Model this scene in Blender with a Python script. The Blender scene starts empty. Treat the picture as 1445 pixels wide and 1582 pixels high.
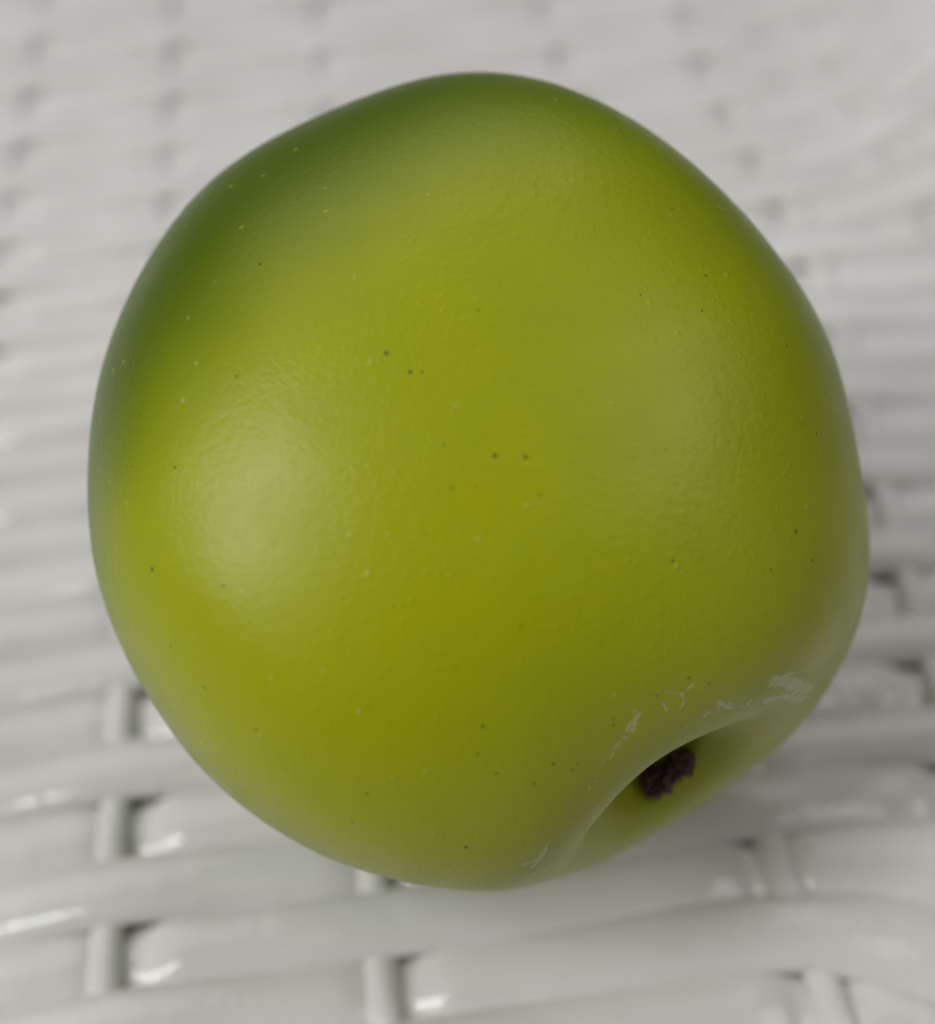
import bpy, bmesh, math, random
import numpy as np
from mathutils import Vector, noise as mnoise
from mathutils.bvhtree import BVHTree

S = bpy.context.scene
COL = S.collection
random.seed(4)
rng = np.random.default_rng(4)

# ------------------------------------------------------------------ camera
TILT = math.radians(39.0)            # camera looks down, tilted off the plumb line
F_PX, CX, CY, W_PX = 1900.0, 722.5, 791.0, 1445.0
APPLE_C = np.array((0.0, 0.0, 0.0390))
DIST = 0.125
BACK = np.array((0.0, -math.sin(TILT), math.cos(TILT)))
UP = np.array((0.0, math.cos(TILT), math.sin(TILT)))
RIGHT = np.array((1.0, 0.0, 0.0))
CAM = APPLE_C + DIST * BACK

cd = bpy.data.cameras.new('camera')
cam = bpy.data.objects.new('camera', cd)
COL.objects.link(cam)
cam.location = CAM
cam.rotation_euler = (TILT, 0, 0)
cd.sensor_fit = 'HORIZONTAL'
cd.sensor_width = 36.0
cd.lens = 36.0 * F_PX / W_PX
cd.clip_start, cd.clip_end = 0.005, 20
cd.dof.use_dof = True
cd.dof.focus_distance = 0.0995
cd.dof.aperture_fstop = 12.5
S.camera = cam

# ------------------------------------------------------------------ light: a room lit by windows
world = bpy.data.worlds.new('World')
S.world = world
world.use_nodes = True
bg = world.node_tree.nodes['Background']
bg.inputs['Color'].default_value = (0.95, 0.97, 1.0, 1)
bg.inputs['Strength'].default_value = 0.05

def window_light(name, direction, dist, sx, sy, power, color):
    d = bpy.data.lights.new(name, 'AREA')
    d.shape = 'RECTANGLE'; d.size, d.size_y = sx, sy
    d.energy = power; d.color = color
    o = bpy.data.objects.new(name, d)
    v = Vector(direction).normalized()
    o.location = v * dist
    o.rotation_euler = v.to_track_quat('Z', 'Y').to_euler()
    COL.objects.link(o)
    return o

def in_view(a, b, c): return a * RIGHT + b * UP + c * BACK
window_light('window_light', in_view(-0.71, 0.15, 0.69), 0.9, 0.27, 0.44, 3.3, (1.0, 0.985, 0.955))
window_light('window_light', in_view(0.60, 0.50, 0.66), 1.0, 0.50, 0.50, 1.6, (1.0, 0.985, 0.96))
window_light('window_light', in_view(-0.46, 0.40, 0.79), 0.9, 0.14, 0.21, 1.4, (0.97, 0.985, 1.0))
window_light('window_light', (-0.15, 0.60, 0.80), 1.4, 1.4, 0.9, 4.3, (1.0, 0.985, 0.96))

vs = S.view_settings
vs.view_transform = 'Standard'; vs.look = 'None'; vs.exposure = 0.0; vs.gamma = 1.0
S.cycles.max_bounces = 10; S.cycles.diffuse_bounces = 6

# ------------------------------------------------------------------ helpers
def project(P):
    q = np.asarray(P) - CAM
    z = -(q @ BACK)
    return CX + F_PX * (q @ RIGHT) / z, CY - F_PX * (q @ UP) / z

def ray(px, py):
    d = RIGHT * ((px - CX) / F_PX) + UP * ((CY - py) / F_PX) - BACK
    return d / np.linalg.norm(d)

def mesh_obj(name, verts, faces, mat, parent=None, smooth=True):
    me = bpy.data.meshes.new(name)
    me.from_pydata([tuple(v) for v in verts], [], [tuple(f) for f in faces])
    me.update()
    if smooth:
        me.polygons.foreach_set('use_smooth', [True] * len(me.polygons))
    me.materials.append(mat)
    o = bpy.data.objects.new(name, me)
    COL.objects.link(o)
    if parent: o.parent = parent
    return o

class NT:
    def __init__(self, name):
        self.m = bpy.data.materials.new(name)
        self.m.use_nodes = True
        self.t = self.m.node_tree
        self.bsdf = self.t.nodes['Principled BSDF']
        self.coord = self.t.nodes.new('ShaderNodeTexCoord').outputs['Object']
    def put(self, sock, v):
        if isinstance(v, bpy.types.NodeSocket): self.t.links.new(v, sock)
        elif v is not None: sock.default_value = v
    def math(self, op, a, b=None, c=None, clamp=False):
        n = self.t.nodes.new('ShaderNodeMath'); n.operation = op; n.use_clamp = clamp
        for s, v in zip(n.inputs, (a, b, c)): self.put(s, v)
        return n.outputs[0]
    def rng(self, v, a, b, lo=0.0, hi=1.0, smooth=True):
        n = self.t.nodes.new('ShaderNodeMapRange')
        n.interpolation_type = 'SMOOTHSTEP' if smooth else 'LINEAR'
        for k, x in zip(('Value', 'From Min', 'From Max', 'To Min', 'To Max'), (v, a, b, lo, hi)): self.put(n.inputs[k], x)
        return n.outputs[0]
    def noise(self, scale, detail=3.0, rough=0.5, vec=None, dist=0.0):
        n = self.t.nodes.new('ShaderNodeTexNoise')
        self.put(n.inputs['Vector'], vec or self.coord)
        n.inputs['Scale'].default_value = scale; n.inputs['Detail'].default_value = detail
        n.inputs['Roughness'].default_value = rough; n.inputs['Distortion'].default_value = dist
        return n.outputs[0]
    def voronoi(self, scale, rand=1.0, vec=None):
        n = self.t.nodes.new('ShaderNodeTexVoronoi')
        self.put(n.inputs['Vector'], vec or self.coord)
        n.inputs['Scale'].default_value = scale; n.inputs['Randomness'].default_value = rand
        return n.outputs['Distance'], n.outputs['Color']
    def mix(self, f, a, b):
        n = self.t.nodes.new('ShaderNodeMix'); n.data_type = 'RGBA'
        self.put(n.inputs[0], f); self.put(n.inputs[6], a); self.put(n.inputs[7], b)
        return n.outputs[2]
    def attr(self, name):
        n = self.t.nodes.new('ShaderNodeAttribute'); n.attribute_name = name
        return n.outputs['Fac']
    def bump(self, h, dist, strength=1.0, normal=None):
        n = self.t.nodes.new('ShaderNodeBump')
        n.inputs['Strength'].default_value = strength; n.inputs['Distance'].default_value = dist
        self.put(n.inputs['Height'], h)
        if normal: self.put(n.inputs['Normal'], normal)
        return n.outputs[0]
    def set(self, **kw):
        for k, v in kw.items(): self.put(self.bsdf.inputs[k.replace('_', ' ')], v)

# ------------------------------------------------------------------ table and woven basket
mt = NT('table_paint')
mt.set(Base_Color=mt.mix(mt.noise(60), (0.50, 0.46, 0.41, 1), (0.58, 0.54, 0.48, 1)), Roughness=0.7)
bm = bmesh.new()
bmesh.ops.create_grid(bm, x_segments=2, y_segments=2, size=0.45)
me = bpy.data.meshes.new('table_top'); bm.to_mesh(me); bm.free()
table = bpy.data.objects.new('table_top', me); COL.objects.link(table)
table.location = (0, 0.05, -0.0060); me.materials.append(mt.m); table['kind'] = 'structure'

mw = NT('white_gloss_weave')
wn = mw.noise(140, 4, 0.6)
mw.set(Base_Color=mw.mix(mw.rng(mw.noise(45, 3), 0.35, 0.7), (0.79, 0.775, 0.75, 1), (0.73, 0.712, 0.685, 1)),
       Roughness=mw.rng(wn, 0.3, 0.7, 0.04, 0.08), IOR=1.5,
       Normal=mw.bump(mw.math('ADD', wn, mw.math('MULTIPLY', mw.noise(900, 2), 0.10)), 0.00035, 0.8))

def rise(x, y):
    """height of the woven bottom: flat under the apple, climbing into the basket wall at the right"""
    a = np.maximum(0.0, x - 0.040 - 0.10 * np.minimum(y, 0.06))
    return 3.2 * a * a

def on_basket(px, py):
    d = ray(px, py); z = 0.0
    for _ in range(12):
        p = CAM + d * ((z - CAM[2]) / d[2])
        z = float(np.clip(rise(p[0], p[1]), 0, 0.03))
    return p

# stakes run away from the camera; rows of flat weft cross them
def vp(x200):
    return lambda y: 353 + (x200 - 353) * (y + 1524) / 1724
R_PTS = np.array([(-250, 735), (70, 836), (200, 872), (700, 1000), (1050, 1105), (1330, 1200), (1560, 1290), (1900, 1420)], float)
R2_PTS = np.array([(-250, 985), (20, 1085), (150, 1130), (230, 1185), (340, 1238), (460, 1285), (600, 1325), (730, 1356), (850, 1388), (1020, 1438), (1330, 1540), (1560, 1630), (1900, 1760)], float)
def poly(P): return lambda y: float(np.interp(y, P[:, 0], P[:, 1]))
STAKES = [vp(-460), vp(-215), vp(22), vp(245), vp(488), poly(R_PTS), poly(R2_PTS),
          lambda y: float(np.interp(y, R2_PTS[:, 0], R2_PTS[:, 1])) + 200 + 0.12 * max(0, y),
          lambda y: float(np.interp(y, R2_PTS[:, 0], R2_PTS[:, 1])) + 430 + 0.25 * max(0, y)]

PAIRS = [-225, -150, -72, 8, 88, 170, 248, 322, 397, 476, 566, 668, 786, 918, 1070, 1240, 1434, 1645, 1880, 2140]
EDGES = []
for a, b in zip(PAIRS, PAIRS[1:]): EDGES += [float(a), a + 0.54 * (b - a)]
EDGES.append(float(PAIRS[-1]))

def row_y(v, x):
    """pixel height at pixel x of the row edge that passes x=150 at height v"""
    s = np.interp(v, [-200, 300, 700, 917, 1240, 1434, 1645], [.13, .125, .085, .085, .12, .128, .135])
    y = v - s * (x - 150)
    y -= 0.02 * np.interp(v, [1100, 1450], [0, 1]) * max(0, min(x, 1200) - 600)
    if x > 1200: y += 0.5 * s * (x - 1200)
    if x < 120: y += 0.10 * (120 - x) * np.interp(v, [300, 800], [0.3, 1])
    t = max(0.0, x - 1150)
    y -= 0.0016 * t * t * np.interp(v, [100, 330, 560], [1.0, 0.8, 0.0])
    y += 0.0009 * t * t * np.interp(v, [1500, 1650], [0, 1.0])
    return y

def stake_cross(i, v):
    y = v
    for _ in range(6):
        x = STAKES[i](y); y = row_y(v, x)
    return on_basket(x, y)

NS, NR = len(STAKES), len(EDGES) - 1
MID = [[None] * NR for _ in range(NS)]
for i in range(NS):
    for j in range(NR):
        MID[i][j] = 0.5 * (stake_cross(i, EDGES[j]) + stake_cross(i, EDGES[j + 1]))
MID = np.array(MID)                                    # (stake, row, xyz)

def smooth_path(P, n):
    """Catmull-Rom through the points, n samples a span"""
    P = np.asarray(P); Q = np.vstack([2 * P[0] - P[1], P, 2 * P[-1] - P[-2]])
    t = np.linspace(0, 1, n, endpoint=False)[:, None]
    out = []
    for k in range(1, len(Q) - 2):
        a, b, c, d = Q[k - 1], Q[k], Q[k + 1], Q[k + 2]
        out.append(0.5 * (2 * b + (c - a) * t + (2 * a - 5 * b + 4 * c - d) * t ** 2 + (3 * b - a - 3 * c + d) * t ** 3))
    return np.vstack(out + [P[-1:]])

def sweep(name, path, half_w, half_t, power, mat, parent, across=None):
    n = len(path); m = 20
    tan = np.gradient(path, axis=0); tan /= np.linalg.norm(tan, axis=1)[:, None]
    side = np.cross(tan, (0, 0, 1.0)); side /= np.linalg.norm(side, axis=1)[:, None]
    nor = np.cross(side, tan)
    th = np.arange(m) / m * 2 * math.pi
    cu = np.sign(np.cos(th)) * np.abs(np.cos(th)) ** (2 / power)
    cv = np.sign(np.sin(th)) * np.abs(np.sin(th)) ** (2 / power) * (1 + 0.25 * (1 - cu ** 2)) / 1.25
    hw = np.broadcast_to(half_w, (n,)); ht = np.broadcast_to(half_t, (n,))
    V = (path[:, None] + side[:, None] * (cu[None, :, None] * hw[:, None, None]) + nor[:, None] * (cv[None, :, None] * ht[:, None, None])).reshape(-1, 3)
    F = [(i * m + k, i * m + (k + 1) % m, (i + 1) * m + (k + 1) % m, (i + 1) * m + k) for i in range(n - 1) for k in range(m)]
    F += [tuple(range(m)), tuple((n - 1) * m + k for k in reversed(range(m)))]
    return mesh_obj(name, V, F, mat, parent)

basket = bpy.data.objects.new('woven_basket', None); COL.objects.link(basket)
basket['label'] = 'glossy white woven basket of flat strands over round stakes, under the green apple'
basket['category'] = 'basket'

A_W, A_D, A_S = 0.0009, 0.0017, 0.0004
def over(i, j): return (i + j) % 2 == PARITY
PARITY = 0
def HOLE(i, j):
    """the strand ducks under a stake off centre: it leaves its hole on one side only"""
    v = EDGES[j]
    right = i <= 4 or (i == 5 and v < 700) or (i == 6 and v < 120)
    return 0.0024 if right else -0.0024
for j in range(NR):
    nn = 22
    P = MID[:, j].copy()
    base = smooth_path(P, nn)
    phase = np.linspace(0, NS - 1, len(base))
    zz = np.zeros(len(base))
    for q, ph in enumerate(phase):
        i = min(int(ph), NS - 2); t = ph - i
        a = 1 if over(i, j) else -1
        # a long low arch over one stake, a short steep dip under the next
        span = np.linalg.norm(P[i + 1] - P[i])
        d0 = t * span
        for d, up in ((d0, a > 0), ((1 - t) * span, a < 0)):
            if up: zz[q] += A_W * (0.5 + 0.5 * math.cos(math.pi * min(1.0, d / (0.62 * span)))) ** 1.2
            else: zz[q] -= A_D * float(np.interp(EDGES[j], [250, 1000], [0.5, 1.0])) * math.exp(-(abs((d if d is d0 else -d) - HOLE(i if d is d0 else i + 1, j)) / 0.0040) ** 4)
    base[:, 2] += zz + 0.00012 * np.sin(phase * 1.7 + j * 2.3)
    # local row pitch gives the strand its width
    j0, j1 = max(j - 1, 0), min(j + 1, NR - 1)
    pitch = np.linalg.norm((MID[:, j1] - MID[:, j0])[:, :2], axis=1) / (j1 - j0)
    hw = 0.5 * np.interp(phase, np.arange(NS), pitch) * 1.06
    sweep('weft_strand', base, hw, 0.00165, 2.5, mw.m, basket)
for i in range(NS):
    P = MID[i].copy()
    for j in range(NR): P[j, 2] += (-A_S if over(i, j) else A_S)
    sweep('stake', smooth_path(P, 6), 0.0019, 0.0016, 2.2, mw.m, basket)

# ------------------------------------------------------------------ apple
AX = np.array((0.52, -0.715, 0.45)); AX /= np.linalg.norm(AX)         # stem axis: right, up, towards the camera
AXW = AX[0] * RIGHT + AX[1] * UP + AX[2] * BACK
E1 = np.cross(AXW, BACK); E1 /= np.linalg.norm(E1)                    # along the rim, across the view
E2 = np.cross(AXW, E1)
FLAT = 0.8                           # a flat cheek faces the camera
#SHAPE-BEGIN
SHAPE = [-0.0285, 0.0195, -0.0635, 0.0242, -0.0078, 0.1582, 0.1393, 0.2202, 0.1183, 0.1623, 0.0275, 0.0563, -0.0843, -0.0487, -0.1638, -0.0733, -0.1361, -0.0275, -0.0658, 0.0863, 0.0016, 0.0918, 0.0546, 0.1202]
#SHAPE-END
def shape_gain(th):
    """girth of this apple round the view axis, one number each 15 degrees (smooth in between)"""
    n = len(SHAPE); c = np.fft.rfft(SHAPE) / n
    g = np.full_like(th, c[0].real)
    for k in range(1, n // 2): g += 2 * (c[k].real * np.cos(k * th) - c[k].imag * np.sin(k * th))
    return 1 + g

def apple_points(phi, th):
    R, H = 0.0385, 0.0350
    lob = np.cos(5 * th + 0.6)
    rho = R * np.sin(phi) ** 0.94 * (1 + 0.012 * lob * (0.5 - 0.5 * np.cos(phi)) + 0.012 * np.cos(2 * th + 0.4))
    h = H * np.cos(phi)
    low = np.clip(-np.cos(phi), 0, 1)
    rho = rho * (1 - 0.10 * low ** 1.5)                                # narrower towards the blossom end
    h = np.where(phi < math.pi / 2,
                 h - 0.0028 * np.exp(-(rho / 0.0125) ** 2) * (1 + 0.25 * np.cos(2 * th - 0.3) * np.clip(rho / 0.01, 0, 1)) - 0.0115 * np.exp(-(rho / 0.0050) ** 2),
                 h + 0.0060 * np.exp(-(rho / 0.009) ** 2))
    h = h + 0.0007 * np.cos(3 * th + 1.0) * np.exp(-((rho - 0.019) / 0.009) ** 2) * (phi < math.pi / 2)
    p = (rho * np.cos(th))[..., None] * E1 + (rho * np.sin(th))[..., None] * E2 + h[..., None] * AXW
    a, b, c = p @ RIGHT, p @ UP, p @ BACK
    r2 = np.sqrt(a * a + b * b)
    g = 1 + (shape_gain(np.arctan2(b, a)) - 1) * np.clip(r2 / 0.036, 0, 1) ** 1.5
    rr = np.clip(r2 / 0.0385, 0, 0.97)
    c = np.where(c > 0, c * (1 + FLAT * ((1 - rr ** 2.6) ** (1 / 2.6) / np.sqrt(1 - rr ** 2) * 0.93 - 1)), c)
    c = np.where(c > 0, c - 0.20 * b * np.clip(1 - (r2 / 0.0395) ** 2, 0, 1), c)      # fullest towards the stem end
    return APPLE_C + (a * g)[..., None] * RIGHT + (b * g)[..., None] * UP + c[..., None] * BACK

NT_, NP_ = 900, 520
u = np.linspace(0, 1, NP_)
phi = math.pi * (0.35 * u * u + 0.65 * u)
phi[0] = 1e-4; phi[-1] = math.pi - 1e-4
PH, TH = np.meshgrid(phi, np.arange(NT_) / NT_ * 2 * math.pi, indexing='ij')
AV = apple_points(PH, TH).reshape(-1, 3)
idx = np.arange(NP_ * NT_).reshape(NP_, NT_)
q = np.stack([idx[:-1], np.roll(idx, -1, 1)[:-1], np.roll(idx, -1, 1)[1:], idx[1:]], -1).reshape(-1, 4)

apple = bpy.data.objects.new('apple', None); COL.objects.link(apple)
apple.location = (0, 0, 0)
apple['label'] = 'smooth green apple lying on the white woven basket, stem hollow at lower right'
apple['category'] = 'apple'

me = bpy.data.meshes.new('skin')
me.vertices.add(len(AV)); me.vertices.foreach_set('co', AV.ravel())
me.loops.add(q.size); me.loops.foreach_set('vertex_index', q.ravel().astype(np.int32))
me.polygons.add(len(q)); me.polygons.foreach_set('loop_start', (np.arange(len(q)) * 4).astype(np.int32))
me.update(calc_edges=True)
me.polygons.foreach_set('use_smooth', np.ones(len(q), bool))
skin = bpy.data.objects.new('skin', me); COL.objects.link(skin); skin.parent = apple

# a coarse copy of the same surface finds the spot on the skin for each mark
cph = np.linspace(1e-3, math.pi - 1e-3, 160); cth = np.arange(240) / 240 * 2 * math.pi
CV = apple_points(*np.meshgrid(cph, cth, indexing='ij')).reshape(-1, 3)
ci = np.arange(160 * 240).reshape(160, 240)
cq = np.stack([ci[:-1], np.roll(ci, -1, 1)[:-1], np.roll(ci, -1, 1)[1:], ci[1:]], -1).reshape(-1, 4)
BV = BVHTree.FromPolygons([tuple(v) for v in CV], [tuple(int(k) for k in f) for f in cq])
def on_apple(px, py):
    hit = BV.ray_cast(Vector(CAM), Vector(ray(px, py)))
    return np.array(hit[0]) if hit[0] is not None else None

# wax flakes round the stem hollow: (points in the photo, half width px, kind)
WAX = [([(1200, 1050), (1228, 1058), (1252, 1066)], 15, 'flake'), ([(1195, 1046), (1226, 1041)], 4, 'line'),
       ([(1180, 1082), (1215, 1076), (1240, 1082)], 10, 'flake'),
       ([(1028, 1068), (1054, 1072), (1070, 1058)], 2.2, 'line'), ([(1054, 1072), (1056, 1086), (1050, 1097)], 2.0, 'line'),
       ([(1022, 1085), (1030, 1097)], 2, 'line'),
       ([(1165, 1088), (1125, 1085), (1090, 1105)], 11, 'speck'), ([(1110, 1085), (1130, 1095)], 4, 'flake'),
       ([(988, 1095), (972, 1130), (955, 1150)], 8, 'speck'), ([(950, 1155), (930, 1185), (912, 1215)], 5, 'speck'),
       ([(910, 1216), (912, 1219)], 3, 'line'),
       ([(848, 1303), (832, 1330), (822, 1340)], 5, 'flake'), ([(806, 1338), (826, 1330)], 5, 'flake'), ([(812, 1363), (826, 1352)], 2.5, 'line')]
def seg_dist(P, a, b):
    ab = b - a; t = np.clip(((P - a) @ ab) / max(ab @ ab, 1e-12), 0, 1)
    return np.linalg.norm(P - a - t[:, None] * ab, axis=1)
PX_M = 1 / 17000.0
wax = {'flake': np.zeros(len(AV)), 'line': np.zeros(len(AV)), 'speck': np.zeros(len(AV))}
near = np.where((AV - APPLE_C) @ AXW > 0.012)[0]
for pts, hw, kind in WAX:
    W3 = [p for p in (on_apple(*p) for p in pts) if p is not None]
    for a, b in zip(W3, W3[1:]):
        d = seg_dist(AV[near], a, b) / (hw * PX_M)
        wax[kind][near] = np.maximum(wax[kind][near], np.clip(1.6 - d, 0, 1.6) / 1.6)
for k, v in wax.items():
    at = me.attributes.new('wax_' + k, 'FLOAT', 'POINT'); at.data.foreach_set('value', v.astype(np.float32))

ms = NT('apple_skin')
blot = ms.noise(24, 3, 0.5); mott = ms.noise(160, 3, 0.55); fine = ms.noise(1500, 2)
yellow, green = (0.375, 0.405, 0.001, 1), (0.315, 0.38, 0.002, 1)
base = ms.mix(ms.rng(ms.math('ADD', ms.math('MULTIPLY', blot, 0.75), ms.math('MULTIPLY', mott, 0.25)), 0.38, 0.62), yellow, green)
# pale lenticels, sparse
vd, vc = ms.voronoi(420)
pick = ms.math('GREATER_THAN', vc, 0.60)
len_m = ms.math('MULTIPLY', ms.rng(vd, 0.05, 0.13, 1, 0), pick)
# deeper green towards the upper left, away from the camera
DARK_DIR = -0.66 * RIGHT + 0.66 * UP - 0.36 * BACK
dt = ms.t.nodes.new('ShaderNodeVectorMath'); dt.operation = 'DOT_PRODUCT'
ms.put(dt.inputs[0], ms.coord); dt.inputs[1].default_value = tuple(DARK_DIR / 0.0385)
end = ms.math('SUBTRACT', dt.outputs['Value'], float(DARK_DIR @ APPLE_C / 0.0385))
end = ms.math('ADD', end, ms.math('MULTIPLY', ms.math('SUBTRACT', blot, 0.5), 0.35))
# rim shade put into the colour: darker green away from the camera-facing side
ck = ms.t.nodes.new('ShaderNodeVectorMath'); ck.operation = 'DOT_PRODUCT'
SHADE_AXIS = 0.04 * RIGHT - 0.08 * UP + 0.99 * BACK
ms.put(ck.inputs[0], ms.coord); ck.inputs[1].default_value = tuple(SHADE_AXIS / 0.0385)
shade_dot = ms.math('SUBTRACT', ck.outputs['Value'], float(SHADE_AXIS @ APPLE_C / 0.0385))
shade_dot = ms.math('ADD', shade_dot, ms.math('MULTIPLY', ms.math('SUBTRACT', blot, 0.5), 0.5))
base = ms.mix(ms.math('MULTIPLY', ms.rng(shade_dot, 0.78, 0.30), ms.rng(end, -0.80, -0.45)), base, (0.175, 0.255, 0.002, 1))
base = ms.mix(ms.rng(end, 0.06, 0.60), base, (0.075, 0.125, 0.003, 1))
# gloss painted as a pale waxy tint round the stem hollow
base = ms.mix(ms.math('MULTIPLY', ms.rng(end, -0.5, -0.92), 0.10), base, (0.42, 0.46, 0.16, 1))
base = ms.mix(ms.math('MULTIPLY', len_m, 0.32), base, (0.50, 0.54, 0.10, 1))
vd2, vc2 = ms.voronoi(330, vec=None)
dark = ms.math('MULTIPLY', ms.rng(vd2, 0.03, 0.075, 1, 0), ms.math('LESS_THAN', vc2, 0.36))
base = ms.mix(ms.math('MULTIPLY', dark, 0.55), base, (0.07, 0.10, 0.01, 1))
# dark specks, each at its own place (photo pixel, radius px, ring?)
DOTS = [(597, 545, 5, 1), (634, 575, 4, 0), (652, 575, 2.6, 0), (765, 704, 4.6, 0), (812, 706, 4.6, 1), (235, 880, 4.6, 1), (270, 722, 3, 0),
        (835, 765, 2.4, 0), (1040, 867, 3.4, 1), (746, 1122, 3.4, 0), (806, 967, 2.6, 0), (1085, 480, 2.6, 0), (1230, 821, 4, 1), (767, 1195, 3, 0),
        (855, 1180, 3.6, 1), (885, 1190, 3.2, 1), (893, 1180, 2.6, 0), (567, 1226, 3, 0), (545, 1270, 2.6, 0), (720, 1309, 4, 0), (826, 1211, 2.4, 0),
        (402, 408, 3, 0), (1065, 1048, 3.2, 0), (1096, 1056, 2.6, 0), (1015, 1075, 2.4, 0), (948, 1120, 2.6, 0), (947, 1110, 2.4, 0), (345, 905, 3, 0), (203, 720, 2, 0),
        (1192, 880, 2.2, 0), (1216, 535, 2.4, 0), (1262, 670, 2.4, 0), (990, 455, 2.2, 0)]
dots = None
for x, y, r, ring in DOTS:
    p = on_apple(x, y)
    if p is None: continue
    n = ms.t.nodes.new('ShaderNodeVectorMath'); n.operation = 'DISTANCE'
    ms.put(n.inputs[0], ms.coord); n.inputs[1].default_value = tuple(p)
    R = r * np.linalg.norm(p - CAM) / F_PX
    m = ms.rng(n.outputs['Value'], R * 0.55, R * 1.1, 1, 0)
    if ring: m = ms.math('MULTIPLY', m, ms.rng(n.outputs['Value'], R * 0.1, R * 0.55, 0.25, 1))
    dots = m if dots is None else ms.math('MAXIMUM', dots, m)
base = ms.mix(ms.math('MULTIPLY', dots, 0.75), base, (0.025, 0.035, 0.012, 1))
# wax
wn1 = ms.noise(700, 4, 0.65); wn2 = ms.noise(1900, 2, 0.6)
wf = ms.math('ADD', ms.attr('wax_flake'), ms.math('MULTIPLY', ms.math('SUBTRACT', wn1, 0.5), 2.0))
wf = ms.rng(wf, 0.42, 0.66)
wl = ms.rng(ms.math('ADD', ms.attr('wax_line'), ms.math('MULTIPLY', ms.math('SUBTRACT', wn1, 0.5), 1.2)), 0.45, 0.62)
wsn = ms.math('MULTIPLY', ms.attr('wax_speck'), ms.rng(wn2, 0.46, 0.62))
wsn = ms.rng(wsn, 0.30, 0.50)
wmask = ms.math('MAXIMUM', ms.math('MULTIPLY', wf, ms.rng(wn2, 0.3, 0.6, 0.42, 0.66)), ms.math('MAXIMUM', ms.math('MULTIPLY', wl, ms.rng(wn2, 0.35, 0.55, 0.2, 0.7)), ms.math('MULTIPLY', wsn, 0.6)))
base = ms.mix(wmask, base, (0.60, 0.62, 0.38, 1))
# relief: pores, pimples, ripples
vd3, vc3 = ms.voronoi(1150)
pim = ms.math('MULTIPLY', ms.rng(vd3, 0.08, 0.42, 1, 0), ms.math('MULTIPLY', vc3, ms.rng(ms.noise(70, 2), 0.30, 0.75, 0.25, 1.0)))
h = ms.math('ADD', ms.math('MULTIPLY', pim, 0.5), ms.math('MULTIPLY', ms.noise(1250, 4, 0.7), ms.rng(ms.noise(45, 2), 0.35, 0.65, 0.45, 1.15)))
h = ms.math('ADD', h, ms.math('MULTIPLY', len_m, 0.5))
h = ms.math('ADD', h, ms.math('MULTIPLY', ms.noise(90, 3), 2.0))
h = ms.math('ADD', h, ms.math('MULTIPLY', wmask, 1.2))
nrm = ms.bump(h, 0.00010, 0.75)
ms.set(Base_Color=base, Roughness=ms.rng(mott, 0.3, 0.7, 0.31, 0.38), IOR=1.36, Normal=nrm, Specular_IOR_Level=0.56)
ms.bsdf.subsurface_method = 'RANDOM_WALK'
ms.set(Subsurface_Weight=0.0)
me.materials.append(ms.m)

# the short dried stem in the hollow
mk = NT('dried_stem')
kn = mk.noise(1400, 4, 0.7)
mk.set(Base_Color=mk.mix(mk.rng(kn, 0.42, 0.72), (0.024, 0.007, 0.010, 1), (0.26, 0.085, 0.085, 1)), Roughness=0.6, Normal=mk.bump(mk.noise(1800, 3), 0.0002, 0.9))
STEM_PX = [(986, 1212, 0.0), (1008, 1208, 0.0005), (1030, 1196, 0.0008), (1050, 1182, 0.0010), (1072, 1168, 0.0011)]
SP = []
for x, y, lift in STEM_PX:
    p = on_apple(x, y)
    SP.append(p - ray(x, y) * lift)
SP = smooth_path(np.array(SP), 18)
n = len(SP); m = 48
tan = np.gradient(SP, axis=0); tan /= np.linalg.norm(tan, axis=1)[:, None]
sd = np.cross(tan, BACK); sd /= np.linalg.norm(sd, axis=1)[:, None]; nn_ = np.cross(sd, tan)
tt = np.linspace(0, 1, n)
rad = np.interp(tt, [0, .05, .14, .34, .52, .60, .80, .95, 1], [.0001, .0004, .0012, .00145, .00095, .0009, .0012, .00095, .0002])
ang = np.arange(m) / m * 2 * math.pi
dirs = sd[:, None] * np.cos(ang)[None, :, None] + nn_[:, None] * np.sin(ang)[None, :, None]
lump = np.empty((n, m))
for a in range(n):
    for b in range(m):
        p = Vector(SP[a] + dirs[a, b] * 0.0013)
        lump[a, b] = 1 + 0.50 * mnoise.noise(p * 700) + 0.46 * mnoise.noise(p * 1900 + Vector((3, 1, 7))) + 0.05 * rng.standard_normal()
V = (SP[:, None] + dirs * (rad[:, None] * lump)[..., None]).reshape(-1, 3)
Fs = [(i * m + k, i * m + (k + 1) % m, (i + 1) * m + (k + 1) % m, (i + 1) * m + k) for i in range(n - 1) for k in range(m)]
Fs += [tuple(range(m)), tuple((n - 1) * m + k for k in reversed(range(m)))]
stem = mesh_obj('stem', V, Fs, mk.m, apple)
